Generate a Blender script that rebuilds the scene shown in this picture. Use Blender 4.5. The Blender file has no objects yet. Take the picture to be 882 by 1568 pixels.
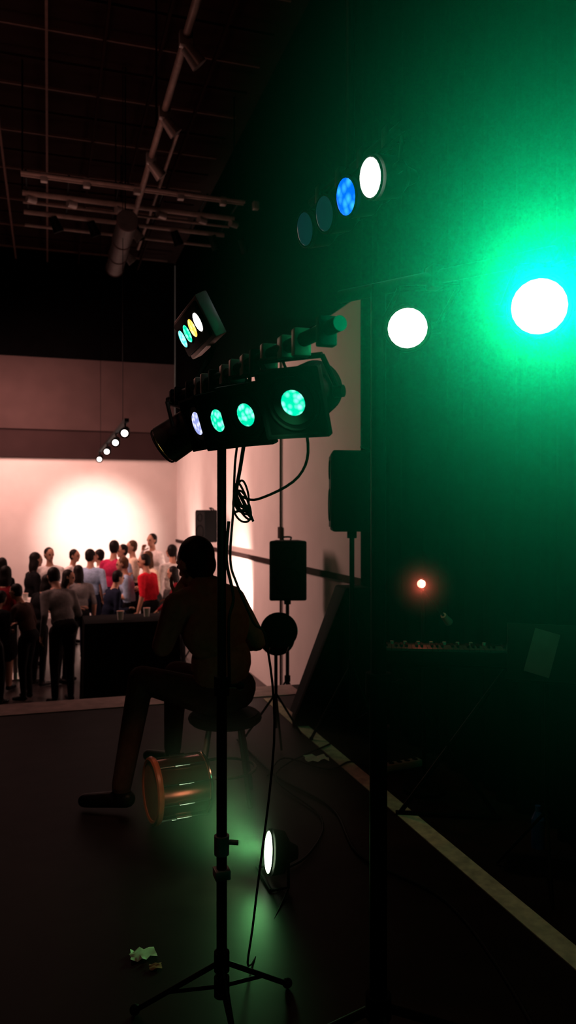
import bpy, bmesh, math, random
import numpy as np
from mathutils import Vector, Matrix
random.seed(4)
sc = bpy.context.scene
sc.view_settings.view_transform = 'Standard'
sc.view_settings.gamma = 0.83
V = Vector

# ---------------------------------------------------------------- materials
def mat(name, col, rough=0.6, metal=0.0, emit=None, es=0.0, var=0.15, scale=12, bump=0.0, spec=.5):
    m = bpy.data.materials.new(name); m.use_nodes = True
    nt = m.node_tree; n = nt.nodes; l = nt.links
    bs = n['Principled BSDF']
    tc = n.new('ShaderNodeTexCoord'); nz = n.new('ShaderNodeTexNoise')
    nz.inputs['Scale'].default_value = scale; nz.inputs['Detail'].default_value = 4
    l.new(tc.outputs['Object'], nz.inputs['Vector'])
    cr = n.new('ShaderNodeValToRGB')
    c0 = [max(0, c*(1-var)) for c in col]; c1 = [min(1, c*(1+var)) for c in col]
    cr.color_ramp.elements[0].position = .3; cr.color_ramp.elements[1].position = .7
    cr.color_ramp.elements[0].color = (*c0, 1); cr.color_ramp.elements[1].color = (*c1, 1)
    l.new(nz.outputs['Fac'], cr.inputs['Fac']); l.new(cr.outputs['Color'], bs.inputs['Base Color'])
    bs.inputs['Roughness'].default_value = rough; bs.inputs['Metallic'].default_value = metal
    bs.inputs['Specular IOR Level'].default_value = spec
    if emit:
        bs.inputs['Emission Color'].default_value = (*emit, 1)
        bs.inputs['Emission Strength'].default_value = es
    if bump:
        b = n.new('ShaderNodeBump'); b.inputs['Strength'].default_value = bump; b.inputs['Distance'].default_value = .02
        l.new(nz.outputs['Fac'], b.inputs['Height']); l.new(b.outputs['Normal'], bs.inputs['Normal'])
    return m

def lens_mat(name, c_dark, c_bright, es, scale=40):
    m = bpy.data.materials.new(name); m.use_nodes = True
    nt = m.node_tree; n = nt.nodes; l = nt.links
    bs = n['Principled BSDF']
    tc = n.new('ShaderNodeTexCoord'); vo = n.new('ShaderNodeTexVoronoi'); vo.inputs['Scale'].default_value = scale
    l.new(tc.outputs['Object'], vo.inputs['Vector'])
    cr = n.new('ShaderNodeValToRGB')
    cr.color_ramp.elements[0].position = .1; cr.color_ramp.elements[1].position = .6
    cr.color_ramp.elements[0].color = (*c_bright, 1); cr.color_ramp.elements[1].color = (*c_dark, 1)
    l.new(vo.outputs['Distance'], cr.inputs['Fac']); l.new(cr.outputs['Color'], bs.inputs['Emission Color'])
    bs.inputs['Base Color'].default_value = (*[c*.3 for c in c_dark], 1)
    bs.inputs['Emission Strength'].default_value = es; bs.inputs['Roughness'].default_value = .2
    return m

M = {}
M['wall'] = mat('white_wall_paint', (.78,.72,.70), .8, scale=3, var=.03, spec=.2)
M['band'] = mat('upper_wall_paint', (.095,.062,.060), .9, scale=2, var=.08, spec=.1)
M['band2'] = mat('upper_wall_dark_paint', (.055,.033,.033), .9, scale=2, var=.08, spec=.1)
M['blackwall'] = mat('black_paint', (.004,.0035,.004), 1, scale=3, spec=0)
M['ceil'] = mat('ceiling_paint', (.032,.017,.016), .9, scale=2, var=.2, spec=.05)
M['grid'] = mat('ceiling_grid_metal', (.20,.11,.09), .6, .0, spec=.2)
M['pipe'] = mat('rigging_pipe_metal', (.34,.26,.23), .5, .0, spec=.3)
M['stage'] = mat('stage_floor_vinyl', (.018,.012,.012), .5, scale=5, var=.25, bump=.08, spec=.15)
M['hall'] = mat('hall_floor', (.055,.038,.036), .35, scale=4, var=.2, spec=.4)
M['tape'] = mat('worn_white_tape', (.62,.58,.42), .7, scale=18, var=.25)
M['edge'] = mat('stage_edge_reflected_light', (.50,.40,.38), .6, scale=9, var=.2, spec=.3)  # pale tone holds light reflected along the stage edge
M['drape'] = mat('black_velvet', (.006,.006,.007), 1.0, scale=30, spec=0)
M['black'] = mat('black_metal', (.005,.005,.005), .55, .0, scale=40, spec=.12)
M['matte'] = mat('black_plastic', (.006,.005,.005), .7, scale=40, bump=.1, spec=.10)
M['grille'] = mat('speaker_grille', (.012,.011,.011), .6, .1, scale=250, var=.6, bump=.4, spec=.2)
M['chrome'] = mat('chrome', (.6,.6,.58), .2, 1.0)
M['silver'] = mat('clamp_aluminium', (.40,.36,.34), .4, .3)
M['dull'] = mat('dull_grey_metal', (.10,.085,.08), .5, .2, spec=.3)
M['cable'] = mat('cable_rubber', (.01,.009,.009), .6, spec=.2)
M['wood'] = mat('drum_hoop_red_wood', (.55,.16,.08), .35, scale=8, var=.35)
M['shell'] = mat('drum_shell_metallic_red', (.35,.08,.06), .22, .8, scale=5, var=.35)
M['skinhead'] = mat('drum_head', (.50,.24,.16), .5)
M['paper'] = mat('paper', (.8,.76,.66), .8)
M['orange'] = mat('orange_card', (.5,.16,.08), .7)
M['cloth'] = mat('black_tablecloth', (.008,.006,.006), .9, scale=10, spec=.1)
M['cup'] = mat('white_cup', (.7,.66,.62), .5)
M['stripplastic'] = mat('beige_plastic', (.30,.27,.22), .5)
M['skin'] = mat('skin', (.50,.28,.20), .55, var=.06, spec=.3)
M['hair'] = mat('dark_hair', (.015,.009,.008), .6, scale=60, var=.4, spec=.2)
M['hairb'] = mat('brown_hair', (.10,.045,.02), .6, scale=60, var=.4, spec=.3)
M['eye'] = mat('eye', (.03,.02,.02), .2)
M['lip'] = mat('lips', (.38,.13,.11), .5)
M['shoe'] = mat('black_shoes', (.01,.009,.009), .4, spec=.2)
M['keys'] = mat('white_keys', (.07,.07,.065), .35)
M['glass'] = mat('bottle_blue_plastic', (.03,.08,.25), .15)
def cloth(name, c): 
    return mat('cloth_'+name, c, .85, scale=25, var=.15, bump=.2, spec=.1)
C = {k: cloth(k, c) for k, c in dict(black=(.010,.008,.009), darkred=(.18,.012,.02), red=(.6,.02,.04), magenta=(.5,.04,.12),
     white=(.75,.70,.68), lightblue=(.36,.46,.62), grey=(.20,.18,.18), navy=(.015,.018,.04), denim=(.04,.055,.10), cream=(.75,.62,.5), brown=(.06,.03,.025), jacket=(.26,.13,.10), trousers=(.07,.045,.04)).items()}
M['lens_off'] = mat('unlit_lens_faint_glow', (.03,.05,.07), .15, emit=(.05,.25,.35), es=.10)  # lamps are off; faint blue glow is put into the lens
M['lens_white'] = lens_mat('hot_white_lens', (1,1,.92), (1,1,1), 9)
M['lens_warm'] = lens_mat('hot_warm_lens', (1,.93,.8), (1,1,.95), 6)
M['lens_green'] = lens_mat('green_gel_lens', (0,.55,.33), (.35,1,.75), 1.7, 60)
M['lens_cyan'] = lens_mat('cyan_gel_lens', (.1,.7,.6), (.6,1,.9), 1.6, 60)
M['lens_violet'] = lens_mat('violet_gel_lens', (.35,.4,.75), (.9,.9,1), 1.2, 60)
M['lens_blue'] = lens_mat('blue_gel_lens', (0,.12,.95), (.05,.4,1), 1.6, 30)
M['lens_yel'] = lens_mat('amber_gel_lens', (.9,.55,.1), (1,.9,.5), 1.6, 60)
M['lens_led'] = lens_mat('green_white_led', (.7,1,.6), (1,1,.9), 9)
M['lens_pink'] = lens_mat('red_pink_lamp', (1,.22,.16), (1,.75,.65), 5, 50)
M['lens_track'] = lens_mat('track_lamp', (1,.85,.8), (1,1,1), 4)
M['reflector'] = mat('reflector', (.05,.08,.07), .25, .7)

# ---------------------------------------------------------------- mesh builder
def frame(z, up=V((0,0,1))):
    z = V(z).normalized()
    if abs(z.dot(up)) > .99: up = V((0,1,0))
    x = up.cross(z).normalized(); y = z.cross(x)
    return Matrix((x, y, z)).transposed()

class B:
    def __init__(s, name): s.name = name; s.bm = bmesh.new(); s.m = []
    def mi(s, m):
        if isinstance(m, str): m = M[m]
        if m not in s.m: s.m.append(m)
        return s.m.index(m)
    def _set(s, verts, m):
        i = s.mi(m); fs = set()
        for v in verts:
            for f in v.link_faces: fs.add(f)
        for f in fs: f.material_index = i
        return fs
    def cyl(s, p0, p1, r0, m, r1=None, seg=20, caps=True):
        p0, p1 = V(p0), V(p1); d = p1-p0
        if r1 is None: r1 = r0
        mx = Matrix.Translation((p0+p1)/2) @ frame(d).to_4x4()
        r = bmesh.ops.create_cone(s.bm, cap_ends=caps, segments=seg, radius1=r0, radius2=r1, depth=d.length, matrix=mx)
        s._set(r['verts'], m)
    def sph(s, c, r, m, rot=None, sub=2):
        if not hasattr(r, '__len__'): r = (r, r, r)
        mx = Matrix.Translation(V(c))
        if rot is not None: mx = mx @ rot.to_4x4()
        mx = mx @ Matrix.Diagonal((*r, 1))
        rr = bmesh.ops.create_icosphere(s.bm, subdivisions=sub, radius=1, matrix=mx); s._set(rr['verts'], m)
    def box(s, c, size, m, rot=None, bev=0.0):
        mx = Matrix.Translation(V(c))
        if rot is not None: mx = mx @ rot.to_4x4()
        mx = mx @ Matrix.Diagonal((*size, 1))
        r = bmesh.ops.create_cube(s.bm, size=1, matrix=mx)
        s._set(r['verts'], m)
        if bev:
            es = set(e for v in r['verts'] for e in v.link_edges)
            bmesh.ops.bevel(s.bm, geom=list(es), offset=bev, segments=2, affect='EDGES', profile=.5, material=s.mi(m))
    def tube(s, pts, r, m, seg=8, smooth=True, closed=False):
        P = [V(p) for p in pts]
        if smooth and len(P) > 2:
            Q = []; n = len(P)
            rng = n if closed else n-1
            for i in range(rng):
                a = P[(i-1) % n] if (closed or i > 0) else P[0]; b = P[i]; c = P[(i+1) % n]
                d = P[(i+2) % n] if (closed or i+2 < n) else P[-1]
                for k in range(6):
                    t = k/6
                    Q.append(.5*((2*b)+(c-a)*t+(2*a-5*b+4*c-d)*t*t+(3*b-a-3*c+d)*t**3))
            if not closed: Q.append(P[-1])
            P = Q
        i0 = s.mi(m); rings = []; n = len(P); prev = None
        for i, p in enumerate(P):
            t = (P[(i+1) % n]-P[i-1]) if closed else (P[min(i+1, n-1)]-P[max(i-1, 0)])
            if t.length < 1e-7: t = V((0,0,1))
            t.normalize()
            if prev is None: x = frame(t).col[0].copy()
            else:
                x = prev-t*prev.dot(t)
                x = x.normalized() if x.length > 1e-6 else frame(t).col[0].copy()
            prev = x; y = t.cross(x)
            rings.append([s.bm.verts.new(p+(x*math.cos(a)+y*math.sin(a))*r) for a in [2*math.pi*k/seg for k in range(seg)]])
        for i in range(n if closed else n-1):
            A, Bq = rings[i], rings[(i+1) % n]
            for k in range(seg):
                f = s.bm.faces.new((A[k], A[(k+1) % seg], Bq[(k+1) % seg], Bq[k])); f.material_index = i0
        if not closed:
            for R_ in (rings[0][::-1], rings[-1]):
                f = s.bm.faces.new(R_); f.material_index = i0
    def ring(s, c, axis, R, r, m, n=24):
        f = frame(axis); c = V(c)
        s.tube([c+f @ V((math.cos(a)*R, math.sin(a)*R, 0)) for a in [2*math.pi*k/n for k in range(n)]], r, m, smooth=False, closed=True)
    def poly(s, verts, faces, m):
        vs = [s.bm.verts.new(v) for v in verts]; i = s.mi(m)
        for f in faces:
            ff = s.bm.faces.new([vs[k] for k in f]); ff.material_index = i
    def done(s, ang=38, recalc=True):
        if recalc: bmesh.ops.recalc_face_normals(s.bm, faces=s.bm.faces[:])
        for f in s.bm.faces: f.smooth = True
        for e in s.bm.edges:
            if len(e.link_faces) == 2 and e.calc_face_angle(0) > math.radians(ang): e.smooth = False
        me = bpy.data.meshes.new(s.name); 
        co = [v.co for v in s.bm.verts]
        mn = V([min(c[i] for c in co) for i in range(3)]); mxx = V([max(c[i] for c in co) for i in range(3)])
        o = V(((mn.x+mxx.x)/2, (mn.y+mxx.y)/2, mn.z))
        bmesh.ops.translate(s.bm, verts=s.bm.verts[:], vec=-o)
        s.bm.to_mesh(me); s.bm.free()
        for m in s.m: me.materials.append(m)
        ob = bpy.data.objects.new(s.name, me); ob.location = o
        sc.collection.objects.link(ob); return ob

def slab(name, lo, hi, m):
    b = B(name); lo, hi = V(lo), V(hi)
    b.box((lo+hi)/2, hi-lo, m); return b.done()

# ---------------------------------------------------------------- room shell
FZ = -0.6
slab('floor', (-7,-3,FZ-.1), (2.7,17,FZ), 'hall')
slab('stage', (-6.9,-2.9,FZ), (2.69,7.0,0), 'stage')
slab('stage_edge_reflection', (-6.9,6.62,0), (2.2,7.0,.006), 'edge')  # thin pale slab painting the reflected light on the stage edge
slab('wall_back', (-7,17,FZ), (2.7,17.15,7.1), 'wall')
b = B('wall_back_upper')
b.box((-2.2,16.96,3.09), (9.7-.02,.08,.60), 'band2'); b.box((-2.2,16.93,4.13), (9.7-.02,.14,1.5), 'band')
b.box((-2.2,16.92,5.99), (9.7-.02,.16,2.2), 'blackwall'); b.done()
slab('wall_right', (2.7,-3,FZ), (2.85,17,3.62), 'wall')
slab('wall_right_upper', (2.66,-3,3.62), (2.85,16.85,7.1), 'blackwall')
slab('wall_left', (-7.15,-3,FZ), (-7,17,7.1), 'blackwall')
slab('wall_front', (-7,-3.15,FZ), (2.7,-3,7.1), 'blackwall')
slab('ceiling', (-7,-3,7.1), (2.7,17,7.2), 'ceil')
slab('trim_2', (2.672,6.1,.99), (2.70,16.9,1.05), 'band2')
b = B('wall_conduit'); b.cyl((2.68,8.9,-.5), (2.68,8.9,3.6), .014, 'band2'); b.box((2.675,8.9,1.4), (.04,.1,.14), 'band2', bev=.006); b.done()
b = B('ceiling_grid')
for i in range(13): b.box((-5.6+i*.62,9,6.9), (.03,16,.05), 'grid' if i in (8,9) else 'ceil')
for j in range(26): b.box((-2.2,1.4+j*.62,6.95), (9.2,.025,.03), 'grid' if j % 2 == 0 else 'ceil')
b.done()

# stage tape line
b = B('floor_tape')
b.box((1.86,3.9,.003), (.10,5.3,.005), 'tape'); b.done()

# black side drape with pleats
b = B('stage_drape')
n = 260; vs = []; fs = []
for i in range(n+1):
    y = -2.8+8.75*i/n; x = 2.5+.05*math.sin(y*34)+.02*math.sin(y*11+1)
    vs += [(x,y,.01), (x+.01*math.sin(y*7),y,3.2), (x+.015,y,6.4)]
for i in range(n):
    for k in range(2): a = i*3+k; fs.append((a, a+3, a+4, a+1))
b.poly(vs, fs, 'drape'); b.cyl((2.5,-2.9,6.42), (2.5,6.05,6.42), .03, 'black'); b.done(80)

# ---------------------------------------------------------------- overhead rigging
b = B('lighting_truss')
z = 5.5
b.cyl((1.065,2,z), (1.065,12.6,z), .033, 'pipe'); b.cyl((1.32,8.2,z+.2), (1.32,12.0,z+.2), .02, 'pipe')
A0, A1 = V((-.30,9.80,z)), V((2.33,9.86,z))
for dy, rr in ((-.58,.022), (-.50,.014), (0,.034), (.30,.016), (.62,.030), (1.1,.02)):
    b.cyl(A0+V((0,dy,.0)), A1+V((0,dy,.0)), rr, 'pipe')
for t in (.02,.2,.42,.62,.82,.98):
    p = A0.lerp(A1, t); b.cyl(p+V((0,-.58,.03)), p+V((0,.62,.03)), .012, 'black')
    b.cyl(p+V((0,0,-.06)), p+V((.10,.05,-.06)), .045, 'silver'); b.box(p+V((.2,-.55,-.02)), (.08,.08,.1), 'silver', bev=.01)
    b.cyl(p+V((.3,.62,-.03)), p+V((.38,.66,-.2)), .05, 'black', r1=.07)
for y in (4.8,6.2,7.4,8.4,10.4,11.4):
    b.box((1.065,y,z-.02), (.11,.07,.12), 'silver', bev=.01); b.cyl((1.065,y,z-.08), (1.18,y+.02,z-.2), .05, 'silver', r1=.07)
for p in ((1.065,4,z), (1.065,8,z), (1.065,12,z), tuple(A0), tuple(A1)):
    b.cyl(p, (p[0],p[1],7.1), .010, 'black')
b.done()
b = B('ventilation_duct'); b.cyl((.90,9.3,5.12), (.90,11.2,5.12), .12, 'dull', seg=32)
for y in (9.32,10.0,10.6,11.18): b.ring((.90,y,5.12), (0,1,0), .12, .012, 'band', 32)
b.cyl((.90,9.6,5.2), (.90,9.6,7.1), .008, 'black'); b.cyl((.90,11,5.2), (.90,11,7.1), .008, 'black'); b.done()
# track with lamps over the audience
b = B('track_spotlights')
b.box((.87,11.6,2.72), (.05,5.0,.04), 'black')
for y in (9.3,10.6,12.2,14.0):
    p = V((.87,y,2.6)); F = V((-.15,-.8,-.25)).normalized()
    b.cyl((.87,y,2.7), p, .012, 'black'); b.cyl(p-F*.1, p+F*.07, .05, 'black', r1=.062)
    b.cyl(p+F*.071, p+F*.075, .04, 'lens_track')
for y in (9.6,13.8): b.cyl((.87,y,2.74), (.87,y,7.1), .004, 'black')
b.done()

# ---------------------------------------------------------------- PAR cans
def par(b, c, F, lens, r=.08, L=.2, lr=.034, bar=None, frame_plate=True, body='black'):
    c = V(c); F = V(F).normalized(); f = frame(F)
    b.cyl(c-F*L*.75, c-F*.012, r*.92, body, r1=r, seg=32)
    b.cyl(c-F*L, c-F*L*.75, r*.55, body, r1=r*.92, seg=32)
    b.cyl(c-F*(L+.04), c-F*L, r*.3, body, r1=r*.5, seg=20)
    if frame_plate:
        b.box(c-F*.006, (r*2.25, r*2.25, .01), body, rot=f, bev=.003)
        for sx in (-1,1): b.box(c+f @ V((sx*r*1.08,0,.004)), (.008, r*2.2, .016), body, rot=f); b.box(c+f @ V((0,sx*r*1.08,.004)), (r*2.2,.008,.016), body, rot=f)
    b.ring(c, F, max(r*.9, lr*1.08), .004, body)
    b.cyl(c-F*.001, c+F*.002, max(r*.72, lr*1.02), 'reflector' if frame_plate else body, seg=32)
    b.sph(c+F*.002, (lr, lr, .006), lens, rot=f, sub=3)
    if bar is not None:
        bar = V(bar); m = c-F*L*.42; S = f.col[0]
        up = (bar-m); h = up.length
        for s_ in (-1,1):
            e = m+S*(s_*(r+.012)); tp = bar-up.normalized()*.03+S*(s_*(r+.012))
            b.tube([e, tp], .007, body, smooth=False); b.cyl(e-S*s_*.012, e+S*s_*.012, .016, body, seg=12)
        b.tube([bar-up.normalized()*.03-S*(r+.012), bar-up.normalized()*.03+S*(r+.012)], .008, body, smooth=False)
        b.box(bar, (.035,.045,.06), 'silver' if frame_plate else 'black', bev=.005); b.cyl(bar, bar+V((.05,0,-.01)), .008, 'black', seg=8)

def stand(b, p, top, r=.0145, legR=.45, hub=.42):
    p = V(p)
    b.cyl(p+V((0,0,.12)), (p.x,p.y,top*.52), r*1.15, 'black'); b.cyl((p.x,p.y,top*.5), (p.x,p.y,top), r, 'black')
    for zz in (hub, top*.52, .14): b.cyl((p.x,p.y,zz-.03), (p.x,p.y,zz+.03), r*1.7, 'matte')
    b.cyl((p.x,p.y,top*.52), (p.x+.05,p.y-.02,top*.52), .007, 'black', seg=8); b.sph((p.x+.055,p.y-.022,top*.52), .014, 'matte')
    for k in range(3):
        a = 2*math.pi*k/3+.5; q = V((p.x+math.cos(a)*legR, p.y+math.sin(a)*legR, .015))
        b.cyl((p.x,p.y,hub), q, r*.6, 'black', seg=10); b.sph(q+V((0,0,.003)), .018, 'matte', sub=2)
        b.cyl((p.x,p.y,.14), V((p.x,p.y,hub)).lerp(q, .62), r*.45, 'black', seg=8)

def cdir(l, d, z): return V((.297*d+.955*l, .955*d-.297*l, z))   # rotate into room axes
# stand 1 (left)
b = B('par_light_stand')
S1 = V((.527,2.402,0)); bz = 2.08
stand(b, S1, bz+.03, legR=.30, hub=.22)
b.cyl((.527,2.402,.56), (.527,2.402,.62), .024, 'silver'); b.cyl((.527,2.402,.60), (.575,2.38,.60), .008, 'silver'); b.box((.527,2.402,.50), (.05,.05,.03), 'silver', bev=.004)
bn, bf = V((.634,1.636,bz)), V((.446,2.951,bz))
b.cyl(bn, bf, .018, 'black')
def bp(t): return bn.lerp(bf, t)
par(b, (.593,1.858,1.927), cdir(-.42,-.78,-.38), 'lens_green', bar=bp(.22))
par(b, (.540,2.136,1.928), cdir(-.62,-.65,-.34), 'lens_green', bar=bp(.42))
par(b, (.505,2.352,1.935), cdir(-.72,-.55,-.3), 'lens_green', bar=bp(.55), lr=.036)
par(b, (.480,2.560,1.948), cdir(-.8,-.42,-.3), 'lens_violet', bar=bp(.74), lr=.04)
par(b, (.415,2.93,1.90), cdir(-.78,.18,-.48), 'lens_yel', r=.078, L=.22, lr=.05, bar=bp(.96), frame_plate=False, body='dull')  # unlit can; its amber glow is added to match the drum spot
# four cell fixture on top
c = V((.485,2.71,2.295)); row = cdir(.07,-.2,.004).normalized(); F0 = cdir(-.86,-.30,-.48).normalized()
F = (F0-row*F0.dot(row)).normalized(); upv = F.cross(row).normalized()
if upv.z < 0: upv = -upv
Rm = Matrix((upv.cross(F), upv, F)).transposed()
b.box(c-F*.03, (.37,.155,.045), 'silver', rot=Rm, bev=.006); b.box(c-F*.002, (.34,.125,.012), 'black', rot=Rm, bev=.003)
for k, mm in enumerate(('lens_white','lens_yel','lens_green','lens_cyan')):
    q = c+row*(.125-.083*k)
    b.cyl(q-F*.01, q+F*.006, .039, 'black', seg=24); b.sph(q+F*.006, (.033,.033,.006), mm, rot=frame(F), sub=3)
b.tube([c-F*.05, c-F*.09-V((0,0,.1)), bp(.82)], .01, 'black')
for t in (.05,.15,.3,.36,.48,.62,.68,.8,.9): b.box(bp(t)+V((0,0,-.005)), (.045,.03,.07), 'silver' if t in (.15,.3,.48,.68) else 'matte', bev=.004)
# cables of stand 1
b.tube([bp(.4), (.56,2.2,1.93), (.565,2.3,1.80), (.565,2.36,1.72), (.57,2.37,1.68), (.60,2.36,1.66)], .006, 'cable')
b.tube([bp(.25), (.66,1.95,1.86), (.67,2.05,1.75), (.62,2.3,1.69), (.58,2.36,1.70)], .004, 'cable')
for k in range(5):
    a = k*.7; pts = [V((.585+.022*math.cos(t+a)*(1+.25*k*.3), 2.37+.012*math.sin(2*t+a), 1.70+.05*math.sin(t)-.008*k)) for t in [2*math.pi*i/10 for i in range(10)]]
    b.tube(pts, .0035, 'cable', closed=True, seg=6)
b.tube([bp(.55), (.575,2.37,1.95), (.565,2.38,1.80), (.555,2.36,1.66), (.55,2.38,1.5), (.57,2.37,1.42), (.62,2.36,1.3), (.66,2.35,1.24), (.7,2.4,.9), (.66,2.5,.3), (.7,2.7,.012), (1.0,3.2,.012)], .004, 'cable')
b.tube([(.545,2.38,1.62), (.535,2.37,1.5), (.56,2.38,1.38), (.545,2.38,1.3), (.55,2.39,1.1)], .005, 'cable')
b.tube([(.56,2.36,1.65),(.6,2.36,1.655),(.62,2.36,1.62)], .004, 'cable')
b.done()

# stand 2 (right)
b = B('par_light_stand')
p2 = V((.862,1.936,0)); stand(b, p2, 2.27, r=.021, legR=.45, hub=.3)
e0, e1 = V((.79,2.04,2.26)), V((1.17,1.50,2.26)); b.cyl(e0, e1, .018, 'black')
par(b, (.914,1.863,2.14), V((-.914,-1.863,-.45)), 'lens_warm', r=.066, lr=.052, L=.16, frame_plate=False, bar=(.96,1.80,2.26))
par(b, (1.118,1.574,2.14), V((-1.118,-1.574,-.45)), 'lens_white', r=.08, lr=.064, L=.17, frame_plate=False, bar=(1.15,1.53,2.26))
b.done()

# hanging four head bar
b = B('hanging_par_bar')
H = [(.920,2.123), (.902,2.275), (.885,2.427), (.867,2.579)]
for (x, y), mm in zip(H, ('lens_white','lens_blue','lens_off','lens_off')):
    par(b, (x,y,2.65), cdir(-.88,-.42,-.2), mm, r=.066, lr=.056, L=.12, frame_plate=False, bar=(x+.06,y,2.78))
b.cyl((.99,2.05,2.78), (.92,2.66,2.78), .016, 'black'); b.cyl((.95,2.36,2.78), (.95,2.36,7.1), .015, 'black')
b.done()

# ---------------------------------------------------------------- loudspeakers
def speaker(name, p, zc, h, face, ground, w=None, legR=.33):
    b = B(name); p = V(p); w = w or h*.58; d = h*.52
    a = math.atan2(face[1], face[0]); R = Matrix.Rotation(a-math.pi/2, 3, 'Z') # local +y -> face
    def T(x, y, z): return p+V((0,0,zc))+R @ V((x, y, z))
    wf, wb = w/2, w*.33; y0, y1 = d/2, -d/2; hh = h/2
    vs = [T(-wf,y0,-hh), T(wf,y0,-hh), T(wb,y1,-hh), T(-wb,y1,-hh), T(-wf,y0,hh), T(wf,y0,hh), T(wb,y1,hh), T(-wb,y1,hh)]
    b.poly(vs, [(0,1,2,3), (4,5,6,7), (0,1,5,4), (1,2,6,5), (2,3,7,6), (3,0,4,7)], 'matte')
    bmesh.ops.bevel(b.bm, geom=b.bm.edges[:], offset=.018, segments=3, affect='EDGES', profile=.5)
    b.box(T(0,y0+.004,0), (w*.88,.012,h*.9), 'grille', rot=R, bev=.005)
    b.ring(T(0,y0+.012,-h*.17), R @ V((0,1,0)), w*.34, .006, 'matte'); b.ring(T(0,y0+.012,h*.27), R @ V((0,1,0)), w*.2, .005, 'matte')
    b.tube([T(wb*.3,y1+.02,hh), T(wb*.3,y1*.5,hh+.03), T(-wb*.3,y1*.5,hh+.03), T(-wb*.3,y1+.02,hh)], .009, 'matte')
    x, y = p.x, p.y; z0 = ground
    b.cyl((x,y,z0+.1), (x,y,zc-hh), .018, 'black'); b.cyl((x,y,zc-hh-.05), (x,y,zc-hh+.01), .035, 'black')
    for zz in (z0+.55, z0+.12): b.cyl((x,y,zz-.03), (x,y,zz+.03), .03, 'matte')
    for k in range(3):
        t = 2*math.pi*k/3+.9; q = V((x+math.cos(t)*legR, y+math.sin(t)*legR, z0+.015))
        b.cyl((x,y,z0+.55), q, .011, 'black', seg=8); b.sph(q, .015, 'matte')
        b.cyl((x,y,z0+.12), V((x,y,z0+.55)).lerp(q,.6), .008, 'black', seg=8)
    return b.done()
speaker('loudspeaker_on_stand', (2.11,5.21,0), 1.80, .58, (-.95,.3), 0, w=.33, legR=.3)
speaker('loudspeaker_on_stand', (2.33,7.50,0), 1.06, .60, (-.25,-.95), FZ, w=.38)
speaker('loudspeaker_on_stand', (2.36,11.8,0), 1.43, .5, (-.9,-.4), FZ)

# slanted stage monitor cabinet
b = B('stage_monitor_wedge')
vs = []
for (dx, dy) in ((0,0), (.09,.30)):
    vs += [V((1.78+dx,5.62+dy,0)), V((2.42,5.5+dy,0)), V((2.42,5.5+dy,1.06)), V((2.20+dx*.3,5.56+dy,1.06))]
b.poly(vs, [(0,1,2,3), (4,5,6,7), (0,1,5,4), (1,2,6,5), (2,3,7,6), (3,0,4,7)], 'matte')
bmesh.ops.bevel(b.bm, geom=b.bm.edges[:], offset=.015, segments=2, affect='EDGES', profile=.5)
b.tube([(2.28,5.53,.62), (2.28,5.50,.66), (2.28,5.50,.78), (2.28,5.53,.82)], .012, 'black')
b.box(V((2.03,5.74,.53)), (1.0,.24,.012), 'grille', rot=Matrix.Rotation(-math.atan2(1.06,.42), 3, 'Y'))
b.done()

# ---------------------------------------------------------------- drums, floor gear
b = B('snare_drum')
ax = cdir(.90,.42,0).normalized(); c = V((.66,4.10,.180)); f = frame(ax); Rr = .153
b.cyl(c-ax*.13, c+ax*.13, Rr, 'shell', seg=40)
b.cyl(c-ax*.145, c-ax*.13, Rr*.98, 'skinhead', seg=40); b.cyl(c+ax*.13, c+ax*.145, Rr*.98, 'skinhead', seg=40)
b.ring(c-ax*.135, ax, Rr+.006, .018, 'wood', 40); b.ring(c+ax*.14, ax, Rr+.008, .008, 'chrome', 40)
for k in range(10):
    a = 2*math.pi*k/10+.2; q = f @ V((math.cos(a), math.sin(a), 0))*(Rr+.012)
    b.cyl(c+q-ax*.14, c+q+ax*.14, .004, 'chrome', seg=8); b.cyl(c+q-ax*.04, c+q+ax*.04, .010, 'chrome', seg=10)
b.done()
b = B('tom_drum')
c = V((1.56,5.25,.78)); ax = V((-.2,-.9,.35)).normalized()
b.cyl(c-ax*.12, c+ax*.12, .12, 'matte', seg=36); b.cyl(c+ax*.12, c+ax*.125, .117, 'matte', seg=36)
b.ring(c+ax*.12, ax, .124, .007, 'black', 36); b.ring(c-ax*.12, ax, .124, .007, 'black', 36)
f = frame(ax)
for k in range(6):
    q = f @ V((math.cos(k*1.047), math.sin(k*1.047), 0))*.128; b.cyl(c+q-ax*.12, c+q+ax*.12, .004, 'chrome', seg=6)
b.cyl((1.56,5.3,.1), (1.56,5.3,.72), .012, 'black')
for k in range(3):
    t = k*2.094+.4; b.cyl((1.56,5.3,.35), (1.56+.24*math.cos(t),5.3+.24*math.sin(t),.012), .008, 'black', seg=8)
b.done()
# led floor light
b = B('led_floor_light')
par(b, (.944,3.32,.125), V((-.99,.10,.10)), 'lens_led', r=.098, lr=.088, L=.09, frame_plate=False, body='matte')
for sx in (-1,1): b.tube([V((1.0,3.32+sx*.115,.13)), V((1.0,3.32+sx*.115,.012)), V((.92,3.32+sx*.115,.010))], .008, 'black', smooth=False)
b.tube([(.92,3.205,.010), (.92,3.435,.010)], .008, 'black', smooth=False); b.done()
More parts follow.
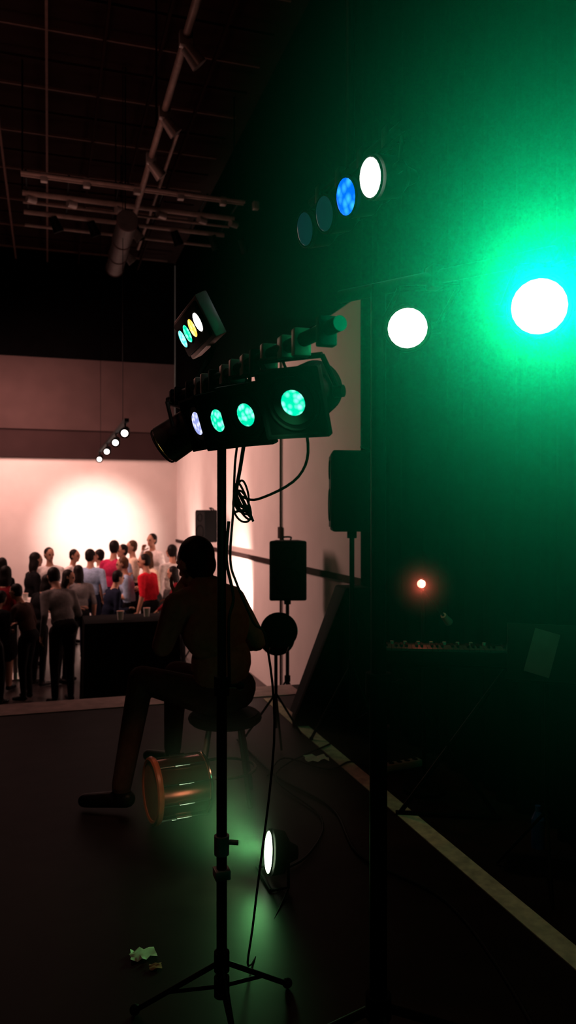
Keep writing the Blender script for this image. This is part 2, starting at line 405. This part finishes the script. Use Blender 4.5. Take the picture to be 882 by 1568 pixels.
# mic stand with clip lamp
b = B('microphone_stand')
b.cyl((2.12,4.1,.02), (2.10,4.08,1.2), .011, 'black'); b.cyl((2.12,4.1,0), (2.12,4.1,.025), .13, 'matte', seg=32)
b.cyl((2.10,4.08,1.2), (2.3,4.2,1.02), .008, 'black'); b.cyl((2.084,4.065,1.19), (2.09,4.07,1.23), .016, 'matte')
par(b, (2.06,4.02,1.235), V((-.45,-.88,-.1)), 'lens_pink', r=.028, lr=.025, L=.05, frame_plate=False)
b.cyl((2.3,4.2,1.02), (2.36,4.24,.97), .018, 'silver', r1=.026); b.done()
# keyboard on X stand
b = B('keyboard_on_stand')
R = Matrix.Rotation(math.radians(-24), 3, 'Z'); kc = V((2.02,3.62,.9))
def K(x, y, z): return kc+R @ V((x, y, z))
b.box(K(0,0,0), (.82,.27,.07), 'matte', rot=R, bev=.01)
for i in range(29):
    b.box(K(-.37+i*.0262,-.06,.04), (.024,.13,.014), 'keys' , rot=R)
    if i % 7 not in (2,6): b.box(K(-.357+i*.0262,-.03,.052), (.012,.08,.012), 'matte', rot=R)
for k in range(8): b.cyl(K(-.3+k*.07,.09,.035), K(-.3+k*.07,.09,.05), .01, 'silver', seg=12)
for sx in (-.28,.28):
    b.tube([K(sx,-.11,-.04), K(-sx*.9,.1,-.88)], .013, 'black', smooth=False)
for y in (-.11,.1): b.tube([K(-.3,y,-.04), K(.3,y,-.04)], .012, 'black', smooth=False)
b.tube([K(-.28,.1,-.885), K(.28,.1,-.885)], .013, 'black', smooth=False); b.done()
# music stand
b = B('music_stand')
mp = V((2.12,2.93,0)); Rf = Matrix.Rotation(math.radians(-35), 3, 'Z') @ Matrix.Rotation(math.radians(-20), 3, 'X')
b.cyl(mp+V((0,0,.3)), mp+V((0,0,.98)), .01, 'black')
b.box(mp+V((0,0,1.02)), (.34,.01,.26), 'black', rot=Rf, bev=.003); b.box(mp+V((0,0,1.02))+Rf @ V((0,-.03,-.13)), (.34,.06,.008), 'black', rot=Rf)
b.box(mp+V((0,0,1.02))+Rf @ V((-.02,-.009,0)), (.11,.004,.2), 'dull', rot=Rf @ Matrix.Rotation(.25, 3, 'Y')); 
for k in range(3):
    t = k*2.094; b.tube([mp+V((0,0,.32)), mp+V((.24*math.cos(t),.24*math.sin(t),.012))], .007, 'black', smooth=False)
b.done()
b = B('power_strip'); R = Matrix.Rotation(.15, 3, 'Z')
b.box((2.15,4.5,.025), (.32,.06,.045), 'stripplastic', rot=R, bev=.008)
for i in range(5): b.cyl(V((2.15,4.5,.046))+R @ V((-.12+i*.06,0,0)), V((2.15,4.5,.05))+R @ V((-.12+i*.06,0,0)), .019, 'grille', seg=16)
b.tube([(2.0,4.48,.02), (1.9,4.7,.012), (1.7,4.6,.012), (1.5,4.9,.012), (1.3,4.6,.012)], .006, 'cable'); b.done()
b = B('water_bottle')
for (z0, z1, r0, r1) in ((0,.14,.032,.032), (.14,.18,.032,.013), (.18,.205,.014,.014)): b.cyl((2.3,3.25,z0), (2.3,3.25,z1), r0, 'glass', r1=r1)
b.done()
def crumple(name, c, s, m, seed):
    random.seed(seed); b = B(name); n = 6; g = []
    for i in range(n):
        for j in range(n):
            g.append(V((c[0]+(i/(n-1)-.5)*s+random.uniform(-.1,.1)*s/2, c[1]+(j/(n-1)-.5)*s*.8+random.uniform(-.1,.1)*s/2, c[2]+.004+random.random()*s*.14)))
    b.poly(g, [(i*n+j, (i+1)*n+j, (i+1)*n+j+1, i*n+j+1) for i in range(n-1) for j in range(n-1)], m); return b.done()
crumple('crumpled_paper', (.335,2.89,0), .09, 'paper', 1)
crumple('paper_scrap', (.37,2.80,0), .045, 'orange', 2)
crumple('crumpled_paper', (1.70,4.83,0), .14, 'paper', 3)
b = B('floor_cable')
b.tube([(1.3,5.4,.01), (1.35,4.6,.01), (1.5,4.0,.01), (1.42,3.4,.01), (1.6,2.9,.01), (1.5,2.2,.01), (1.3,1.6,.01)], .007, 'cable')
b.tube([(1.0,3.36,.01), (1.2,3.5,.01), (1.4,3.9,.01), (1.35,4.6,.018), (1.9,5.1,.012)], .006, 'cable'); b.done()

# ---------------------------------------------------------------- hall furniture
b = B('draped_table')
tx0, tx1, ty0, ty1, tz = .38, 1.42, 8.7, 9.4, .42
b.box(((tx0+tx1)/2,(ty0+ty1)/2,tz-.01), (tx1-tx0,ty1-ty0,.03), 'cloth', bev=.008)
per = []; N = 160
for i in range(N):
    t = i/N*4
    x, y = ((tx0+(tx1-tx0)*t, ty0) if t < 1 else (tx1, ty0+(ty1-ty0)*(t-1)) if t < 2 else (tx1-(tx1-tx0)*(t-2), ty1) if t < 3 else (tx0, ty1-(ty1-ty0)*(t-3)))
    cx, cy = x-(tx0+tx1)/2, y-(ty0+ty1)/2; k = 1+.03*math.sin(i*1.1); per.append((x, y, (tx0+tx1)/2+cx*k*1.03, (ty0+ty1)/2+cy*k*1.05))
vs = [(p[0],p[1],tz) for p in per]+[(p[2],p[3],FZ+.01) for p in per]
b.poly(vs, [(i,(i+1) % N,N+(i+1) % N,N+i) for i in range(N)], 'cloth'); b.done()
def cup(x, y, z, name='paper_cup'):
    b = B(name); b.cyl((x,y,z), (x,y,z+.1), .03, 'cup', r1=.04, seg=24); b.ring((x,y,z+.1), (0,0,1), .04, .003, 'cup')
    b.cyl((x,y,z+.1), (x,y,z+.101), .037, 'wood'); b.done()
cup(.78,8.9,tz+.006); cup(1.1,9.1,tz+.006)
b = B('cocktail_table')
b.cyl((-.42,11.1,.42), (-.42,11.1,.45), .36, 'cup', seg=40); b.cyl((-.42,11.1,FZ+.02), (-.42,11.1,.42), .035, 'chrome'); b.cyl((-.42,11.1,FZ), (-.42,11.1,FZ+.02), .24, 'chrome', seg=32)
b.done(); cup(-.3,11.0,.45); cup(-.52,11.05,.45)

# ---------------------------------------------------------------- people
def add_ell(bm, c, r, R):
    bmesh.ops.create_icosphere(bm, subdivisions=3, radius=1, matrix=Matrix.Translation(c) @ R.to_4x4() @ Matrix.Diagonal((*r, 1)))
def add_cap(bm, a, b_, r0, r1):
    for p, r in ((a, r0), (b_, r1)):
        bmesh.ops.create_icosphere(bm, subdivisions=2, radius=r, matrix=Matrix.Translation(p))
    d = b_-a
    if d.length > 1e-5:
        bmesh.ops.create_cone(bm, cap_ends=True, segments=16, radius1=r0, radius2=r1, depth=d.length, matrix=Matrix.Translation((a+b_)/2) @ frame(d).to_4x4())

def hand_parts(wr, direc, palmn, side, lab, curl=.5, k=1.0):
    """wrist, pointing direction, palm normal, thumb side direction"""
    d = direc.normalized(); n = (palmn-d*palmn.dot(d)).normalized(); s = d.cross(n).normalized()
    if s.dot(side) < 0: s = -s
    P = []
    for q in (-.027,-.009,.009,.027): P.append(('cap', wr+d*.01*k+s*q*.6*k, wr+d*.085*k+s*q*k, .014*k, .012*k, lab))
    L = {.027:.072, .009:.08, -.009:.074, -.027:.058}
    for q, ln in L.items():
        p = wr+d*.088*k+s*q*k; dd = d.copy()
        for seg, fr in ((0,.45), (1,.3), (2,.25)):
            dd = (dd*math.cos(curl)+n*math.sin(curl)).normalized() if seg == 0 else (dd+n*curl*.9).normalized()
            e = p+dd*ln*fr*k; P.append(('cap', p, e, (.0092-.0006*seg)*k, (.0088-.0006*seg)*k, lab)); p = e
    p = wr+d*.03*k+s*.026*k; dd = (d*.6+s*.75+n*.25).normalized()
    for fr in (.04,.028,.022):
        e = p+dd*fr*k; P.append(('cap', p, e, .0115*k, .0095*k, lab)); p = e; dd = (dd+n*.25+d*.35).normalized()
    return P

def head_parts(hc, hf, hu, k, longhair=False):
    hf = hf.normalized(); hu = (hu-hf*hu.dot(hf)).normalized(); hs = hu.cross(hf)
    R = Matrix((hf, hs, hu)).transposed()
    def T(f, s, u): return hc+R @ V((f, s, u))*k
    e = lambda c, r, l: ('ell', T(*c), tuple(x*k for x in r), R, l)
    P = [e((0,0,.02), (.093,.074,.098), 'skin'), e((.028,0,-.055), (.062,.052,.058), 'skin'), e((.072,0,-.092), (.02,.022,.018), 'skin'),
         ('cap', T(.088,0,.012), T(.108,0,-.026), .008*k, .013*k, 'skin'),
         ('cap', T(.084,-.03,.028), T(.084,.03,.028), .011*k, .011*k, 'skin'),
         ('cap', T(.085,-.018,-.056), T(.085,.018,-.056), .008*k, .008*k, 'lip'),
         e((0,.078,-.005), (.018,.009,.03), 'skin'), e((0,-.078,-.005), (.018,.009,.03), 'skin'),
         e((-.022,0,.04), (.092,.084,.094), 'hair'), e((-.04,0,-.01), (.068,.078,.075), 'hair')]
    if longhair: P += [e((-.06,0,-.1), (.05,.085,.13), 'hair'), e((-.02,.07,-.06), (.04,.025,.11), 'hair'), e((-.02,-.07,-.06), (.04,.025,.11), 'hair')]
    eyes = [T(.082,.031,.006), T(.082,-.031,.006)]
    return P, eyes

def build_body(name, parts, eyes, mats, voxel, extra=None, k=1.0):
    bm = bmesh.new()
    for p in parts:
        if p[0] == 'cap': add_cap(bm, p[1], p[2], p[3], p[4])
        else: add_ell(bm, p[1], p[2], p[3])
    me = bpy.data.meshes.new('tmp'); bm.to_mesh(me); bm.free()
    ob = bpy.data.objects.new('tmp', me); sc.collection.objects.link(ob)
    r = ob.modifiers.new('r', 'REMESH'); r.mode = 'VOXEL'; r.voxel_size = voxel
    s = ob.modifiers.new('s', 'SMOOTH'); s.factor = .5; s.iterations = 3
    dg = bpy.context.evaluated_depsgraph_get(); dg.update()
    m2 = bpy.data.meshes.new_from_object(ob.evaluated_get(dg))
    bpy.data.objects.remove(ob); bpy.data.meshes.remove(me)
    nf = len(m2.polygons); ctr = np.empty(nf*3); m2.polygons.foreach_get('center', ctr); ctr = ctr.reshape(-1, 3)
    best = np.full(nf, 1e9); lab = np.zeros(nf, int); labs = list(mats.keys())
    for p in parts:
        if p[0] == 'cap':
            a, b_ = np.array(p[1]), np.array(p[2]); d = b_-a; t = np.clip(((ctr-a) @ d)/max(d @ d, 1e-9), 0, 1)
            ds = np.linalg.norm(ctr-(a+t[:, None]*d), axis=1)-(p[3]+(p[4]-p[3])*t)
        else:
            q = (ctr-np.array(p[1])) @ np.array(p[3]); rr = np.array(p[2]); ds = (np.linalg.norm(q/rr, axis=1)-1)*rr.min()
        w = ds < best; best[w] = ds[w]; lab[w] = labs.index(p[-1])
    b = B(name)
    for l in labs: b.mi(mats[l])
    b.bm.from_mesh(m2); b.bm.faces.ensure_lookup_table()
    for i, f in enumerate(b.bm.faces): f.material_index = int(lab[i])
    bpy.data.meshes.remove(m2)
    for e in eyes: b.sph(e, .0125*k, 'eye', sub=2)
    if extra:
        for p in extra:
            for q, r in ((p[1], p[3]), (p[2], p[4])): b.sph(q, r, mats[p[-1]], sub=1)
            b.cyl(p[1], p[2], p[3], mats[p[-1]], r1=p[4], seg=8)
    return b.done(75, recalc=False)

def standing(name, X, Y, h, ang, top, bot, lean=0, arms=('down','down'), dress=False, long=False, hair='hair', sleeves=False, head_ang=0, base=FZ):
    k = h/1.77; a = math.radians(ang)   # ang: facing direction in room, 0=+X, 90=+Y
    fw = V((math.cos(a), math.sin(a), 0)); sd = V((-math.sin(a), math.cos(a), 0))
    hipz = .93; ln = math.radians(lean)
    def T(f, s, z):
        if z > hipz:
            dz = z-hipz; f, z = f*math.cos(ln)+dz*math.sin(ln)-(.18*math.sin(ln)), hipz+dz*math.cos(ln)-f*math.sin(ln)
        return V((X, Y, base))+(fw*f+sd*s+V((0,0,z)))*k
    upv = fw*math.sin(ln)+V((0,0,math.cos(ln))); fv = fw*math.cos(ln)-V((0,0,math.sin(ln)))
    R = Matrix((fv, sd, upv)).transposed(); R0 = Matrix((fw, sd, V((0,0,1)))).transposed()
    cap = lambda p, q, r0, r1, l: ('cap', T(*p), T(*q), r0*k, r1*k, l)
    P = [('ell', T(0,0,.96), (.125*k,.170*k,.12*k), R0, 'bot'), ('ell', T(0,0,1.12), (.11*k,.152*k,.17*k), R, 'top'),
         ('ell', T(.005,0,1.30), (.125*k,.18*k,.17*k), R, 'top'), cap((0,-.13,1.41), (0,.13,1.41), .062, .062, 'top'),
         cap((0,0,1.43), (.015,0,1.56), .06, .05, 'skin')]
    wide = .03*random.random(); ex = []
    for s in (-1,1):
        st = .09*(random.random()-.4)
        if dress: P += [cap((0,s*.05,.95), (0,s*.08,.55), .13, .15, 'bot')]
        lk = 'skin' if dress else 'bot'
        P += [cap((0,s*.085,.9), (.02+st,s*(.095+wide),.5), .095, .066, 'bot'), cap((.02+st,s*(.095+wide),.5), (-.01+st,s*(.10+wide),.1), .062, .045, lk),
              cap((-.03+st,s*(.10+wide),.045), (.15+st,s*(.12+wide),.032), .042, .032, 'shoe')]
        mode = arms[0 if s > 0 else 1]
        sh = (0,s*.185,1.40)
        el, wr = {'down': ((-.03,s*.245,1.12), (.05,s*.25,.87)), 'hold': ((.02,s*.235,1.12), (.24,s*.14,1.20)),
                  'face': ((.12,s*.23,1.2), (.16,s*.1,1.46)), 'reach': ((.16,s*.24,1.2), (.38,s*.2,1.1)), 'up': ((.08,s*.3,1.55), (.12,s*.26,1.8)),
                  'hip': ((-.08,s*.36,1.16), (.03,s*.2,1.0))}[mode]
        P += [cap(sh, el, .058, .046, 'top'), cap(el, wr, .045, .030, 'top' if sleeves else 'skin')]
        d = (T(*wr)-T(*el)).normalized()
        hp = hand_parts(T(*wr), d, -sd*s if mode == 'down' else V((0,0,-1)) + fw*.2, fw if mode == 'down' else -sd*s, 'skin', .35, k)
        P += hp[:4]; ex += hp[4:]
    ha = math.radians(head_ang); hf = (fv*math.cos(ha)+sd*math.sin(ha))
    hf = (hf+V((0,0,math.sin(ln)*.4))).normalized()
    HP, eyes = head_parts(T(.03,0,1.65), hf, upv, k*.98, long)
    ms = {'skin': M['skin'], 'hair': M[hair], 'lip': M['lip'], 'top': C[top], 'bot': C[bot], 'shoe': M['shoe']}
    return build_body(name, P+HP, eyes, ms, .017, ex, k)

W_, Mn = 'standing_woman', 'standing_man'
standing(W_, -.66,12.0,1.58,60,'black','black',arms=('hold','down'),long=True,head_ang=20)
standing(W_, -.24,11.9,1.66,20,'black','darkred',arms=('hold','hold'),long=True,dress=True,lean=5)
standing(Mn, .02,12.9,1.68,-100,'white','navy',arms=('hold','down'),sleeves=True,head_ang=35)
standing('leaning_man', .16,9.45,1.66,115,'grey','black',lean=26,arms=('down','hold'),sleeves=True)
standing(Mn, .61,12.2,1.68,75,'lightblue','navy',arms=('hold','down'),sleeves=True,lean=5,head_ang=-30)
standing(Mn, .82,13.1,1.63,160,'white','black',arms=('down','hold'),sleeves=True)
standing(Mn, 1.0,12.7,1.79,50,'magenta','navy',arms=('down','hold'),head_ang=25)
standing(Mn, 1.13,11.5,1.60,170,'lightblue','black',arms=('hold','down'),hair='hairb',lean=8)
standing(Mn, 1.42,11.4,1.64,140,'red','black',arms=('down','hold'),head_ang=30,lean=8)
standing(Mn, 1.88,14.6,1.84,-140,'white','navy',arms=('down','face'),sleeves=True)
standing(W_, 1.58,12.3,1.64,200,'cream','cream',arms=('hold','down'),dress=True,long=True,hair='hairb',lean=8)
standing(Mn, 1.93,12.5,1.72,110,'white','grey',arms=('down','hold'),sleeves=True,head_ang=-20)
standing(W_, -.56,10.35,1.58,70,'darkred','black',lean=12,arms=('reach','down'),long=True,dress=True)
standing(W_, -.12,10.5,1.46,40,'black','black',lean=16,arms=('hold','reach'),long=True)
standing(Mn, 1.42,13.7,1.75,-170,'cream','black',arms=('hold','hold'),hair='hairb')
standing(Mn, -.24,9.75,1.42,150,'brown','black',lean=18,arms=('reach','hold'),sleeves=True)
standing(W_, .42,11.3,1.50,100,'grey','black',arms=('hold','down'),long=True,lean=8)
standing(Mn, .36,13.6,1.62,-30,'white','navy',arms=('hold','hold'),sleeves=True,lean=6)
standing(Mn, 1.22,13.3,1.70,-160,'lightblue','grey',arms=('down','face'),sleeves=True)
standing(W_, 2.12,13.7,1.66,170,'cream','black',arms=('hold','down'),long=True)
standing(W_, -.98,11.2,1.58,30,'black','black',arms=('hold','down'),long=True)
standing(Mn, -.62,9.6,1.36,60,'black','black',lean=22,arms=('reach','hold'),sleeves=True)
standing(W_, .16,10.6,1.50,-20,'black','black',lean=10,arms=('hold','hold'),long=True,sleeves=True)
standing(Mn, .78,10.6,1.48,20,'navy','black',lean=14,arms=('reach','hold'),sleeves=True)
standing(W_, 1.86,11.2,1.48,160,'darkred','black',lean=14,arms=('reach','hold'),long=True,sleeves=True)

# seated man
def seated():
    W = cdir
    P = []
    F = cdir(-.75,.66,0).normalized(); Lf = cdir(-.66,-.75,0).normalized(); up = V((0,0,1))
    nb = W(-.47,4.38,1.205); pel = W(-.36,4.42,.62)
    sp = (nb-pel).normalized(); fv = (F-sp*F.dot(sp)).normalized(); R = Matrix((fv, sp.cross(fv), sp)).transposed()
    P += [('ell', pel+up*.0, (.16,.20,.13), R, 'bot'), ('ell', pel.lerp(nb,.3)-fv*.02, (.15,.19,.18), R, 'top'), ('ell', pel.lerp(nb,.66)-fv*.03, (.155,.225,.21), R, 'top'),
          ('cap', pel.lerp(nb,.93)+Lf*.15-up*.02, pel.lerp(nb,.93)-Lf*.15-up*.02, .09, .09, 'top')]
    hc = W(-.53,4.40,1.352)
    P += [('cap', nb-fv*.01, hc-up*.07, .075, .066, 'skin'), ('cap', nb-fv*.02+Lf*.05, nb-fv*.02-Lf*.05, .08, .08, 'top')]
    sl, sr = nb+Lf*.21-up*.065, nb-Lf*.21-up*.065
    el, er = W(-.70,4.30,.90), W(-.19,4.60,.88)
    wl = W(-.645,4.42,1.15); wr_ = W(-.45,4.83,.80)
    P += [('cap', sl, el, .075, .060, 'top'), ('cap', el, wl, .058, .038, 'top'), ('cap', sr, er, .080, .064, 'top'), ('cap', er, wr_, .060, .040, 'top')]
    P += hand_parts(wl, (hc+F*.085-up*.11-wl), (hc-wl), up*.3+Lf, 'skin', .55)
    P += hand_parts(wr_, W(-.62,4.98,.74)-wr_, -up, Lf, 'skin', .3)
    hl, hr = pel+Lf*.1-up*.02, pel-Lf*.1-up*.02
    kl, kr = W(-.84,4.42,.69), W(-.70,4.82,.64)
    al, ar = W(-.92,4.26,.13), W(-.74,4.95,.13)
    for h_, k_, a_, t_ in ((hl, kl, al, W(-1.13,4.28,.045)), (hr, kr, ar, W(-.92,5.08,.045))):
        P += [('cap', h_, k_, .105, .078, 'bot'), ('cap', k_, a_, .076, .055, 'bot'), ('cap', a_-up*.08-(t_-a_)*.15, t_, .048, .038, 'shoe')]
        P += [('cap', a_, a_-up*.07, .05, .048, 'shoe')]
    HP, eyes = head_parts(hc, F*.95-up*.25, up+F*.25, 1.2)
    ms = {'skin': M['skin'], 'hair': M['hair'], 'lip': M['lip'], 'top': C['jacket'], 'bot': C['trousers'], 'shoe': M['shoe']}
    build_body('seated_man', P+HP, eyes, ms, .0065)
    return pel
pel = seated()
b = B('stool')
sx, sy = pel.x, pel.y
b.cyl((sx,sy,.44), (sx,sy,.50), .19, 'matte', seg=36); b.ring((sx,sy,.47), (0,0,1), .19, .022, 'matte', 36)
for k in range(4):
    t = k*math.pi/2+.5; u = V((math.cos(t), math.sin(t), 0)); b.cyl(V((sx,sy,.45))+u*.12, V((sx,sy,.006))+u*.21, .013, 'silver', seg=12)
b.ring((sx,sy,.18), (0,0,1), .175, .009, 'silver', 36); b.done()

# ---------------------------------------------------------------- lights
def look(ob, tgt):
    ob.rotation_euler = (V(tgt)-ob.location).to_track_quat('-Z', 'Y').to_euler()
def light(kind, name, loc, e, col, tgt=None, **kw):
    L = bpy.data.lights.new(name, kind); L.energy = e; L.color = col
    for k_, v in kw.items(): setattr(L, k_, v)
    o = bpy.data.objects.new(name, L); o.location = loc; sc.collection.objects.link(o)
    if tgt: look(o, tgt)
    return o
pink = (1,.57,.49)
light('SPOT', 'wall_spot', (.9,12.4,2.5), 1450, (1,.82,.72), (1.0,17,1.15), spot_size=math.radians(37), spot_blend=1.0, shadow_soft_size=.1)
light('AREA', 'hall_wash', (-1.0,14.2,3.9), 215, pink, (0,17,.6), size=2.4)
light('SPOT', 'wall_uplight_a', (2.15,10.3,-.45), 850, (1,.76,.66), (2.7,10.9,.7), spot_size=math.radians(58), spot_blend=1, shadow_soft_size=.05)
light('SPOT', 'wall_uplight_b', (2.2,14.0,-.45), 500, (1,.8,.7), (2.7,14.6,1.3), spot_size=math.radians(52), spot_blend=1, shadow_soft_size=.05)
light('AREA', 'right_wall_wash', (-1.5,11.0,3.6), 95, pink, (2.7,11,1.0), size=1.8, spread=math.radians(110))
light('POINT', 'ceiling_spill', (-.3,8.0,3.9), 32, (1,.47,.38), shadow_soft_size=.5)
light('POINT', 'added_stage_fill', (-1.2,2.6,4.6), 14, (1,.36,.26), shadow_soft_size=.3)  # added unseen fill over the stage, lifts the seated man
def pos_f(p, F, t): return V(p)+V(F).normalized()*t
g = pos_f((1.118,1.574,2.14), (-1.118,-1.574,-.45), .06)
light('SPOT', 'green_par_beam', g, 165, (0,1,.44), g+V((-.8,-1.2,.1)), spot_size=math.radians(168), spot_blend=.35, shadow_soft_size=.04)
light('SPOT', 'added_drape_wash', (1.7,2.4,2.5), 45, (0,1,.42), (2.5,3.4,2.1), spot_size=math.radians(120), spot_blend=1, shadow_soft_size=.2)  # added light without a fixture, stands in for the wider green haze glow
light('SPOT', 'green_floor_beam', (.90,3.31,.16), 11, (.30,1,.35), (.0,3.0,.14), spot_size=math.radians(165), spot_blend=1, shadow_soft_size=.05)
light('SPOT', 'green_par_downlight', (.56,1.80,1.9), 5, (.2,1,.45), (.8,4.0,.6), spot_size=math.radians(65), spot_blend=1, shadow_soft_size=.04)
light('SPOT', 'added_drum_spot', (.36,2.95,1.84), 26, (1,.45,.28), (.58,4.1,.2), spot_size=math.radians(26), spot_blend=.8, shadow_soft_size=.04)  # added warm light on the snare drum, placed at an unlit can
light('SPOT', 'added_tape_light', (1.6,2.4,5.2), 60, (1,.95,.55), (1.85,2.7,0), spot_size=math.radians(36), spot_blend=1, shadow_soft_size=.1)  # added lamp without a fixture, brightens the tape line
light('POINT', 'red_lamp_glow', (2.03,3.955,1.23), 1.2, (1,.13,.09), shadow_soft_size=.02)

# haze at the lamps in soft-edged puffs, also stands in for bloom
def haze(name, c, r, dens):
    me = bpy.data.meshes.new(name); bm = bmesh.new(); bmesh.ops.create_icosphere(bm, subdivisions=4, radius=1); bm.to_mesh(me); bm.free()
    hz = bpy.data.objects.new(name, me); hz.location = c; hz.scale = r; sc.collection.objects.link(hz)
    hm = bpy.data.materials.new(name); hm.use_nodes = True; nt = hm.node_tree; nt.nodes.clear()
    o = nt.nodes.new('ShaderNodeOutputMaterial'); vs_ = nt.nodes.new('ShaderNodeVolumeScatter'); vs_.inputs['Color'].default_value = (.9,1,.95,1)
    tc = nt.nodes.new('ShaderNodeTexCoord'); gr = nt.nodes.new('ShaderNodeTexGradient'); gr.gradient_type = 'QUADRATIC_SPHERE'
    mu = nt.nodes.new('ShaderNodeMath'); mu.operation = 'MULTIPLY'; mu.inputs[1].default_value = dens
    nt.links.new(tc.outputs['Object'], gr.inputs['Vector']); nt.links.new(gr.outputs['Fac'], mu.inputs[0]); nt.links.new(mu.outputs[0], vs_.inputs['Density'])
    nt.links.new(vs_.outputs[0], o.inputs['Volume']); me.materials.append(hm)
haze('stage_haze', (1.20,1.42,2.05), (1.0,.95,1.3), .30)
haze('floor_haze', (.86,3.26,.46), (.62,.55,.45), 2.0)
haze('lamp_haze', (2.03,3.95,1.23), (.22,.22,.22), 1.5)

w = bpy.data.worlds.new('World'); sc.world = w; w.use_nodes = True
w.node_tree.nodes['Background'].inputs[0].default_value = (.010,.006,.007,1); w.node_tree.nodes['Background'].inputs[1].default_value = .1

# ---------------------------------------------------------------- camera
cam = bpy.data.cameras.new('Camera'); co = bpy.data.objects.new('Camera', cam); sc.collection.objects.link(co)
co.location = (0,0,1.65); co.rotation_euler = (math.radians(90), 0, -math.radians(17.3))
cam.sensor_fit = 'VERTICAL'; cam.sensor_height = 36; cam.lens = 36*1178/1568; cam.clip_start = .02; cam.clip_end = 100
cam.dof.use_dof = True; cam.dof.focus_distance = 2.8; cam.dof.aperture_fstop = 3.2
sc.camera = co
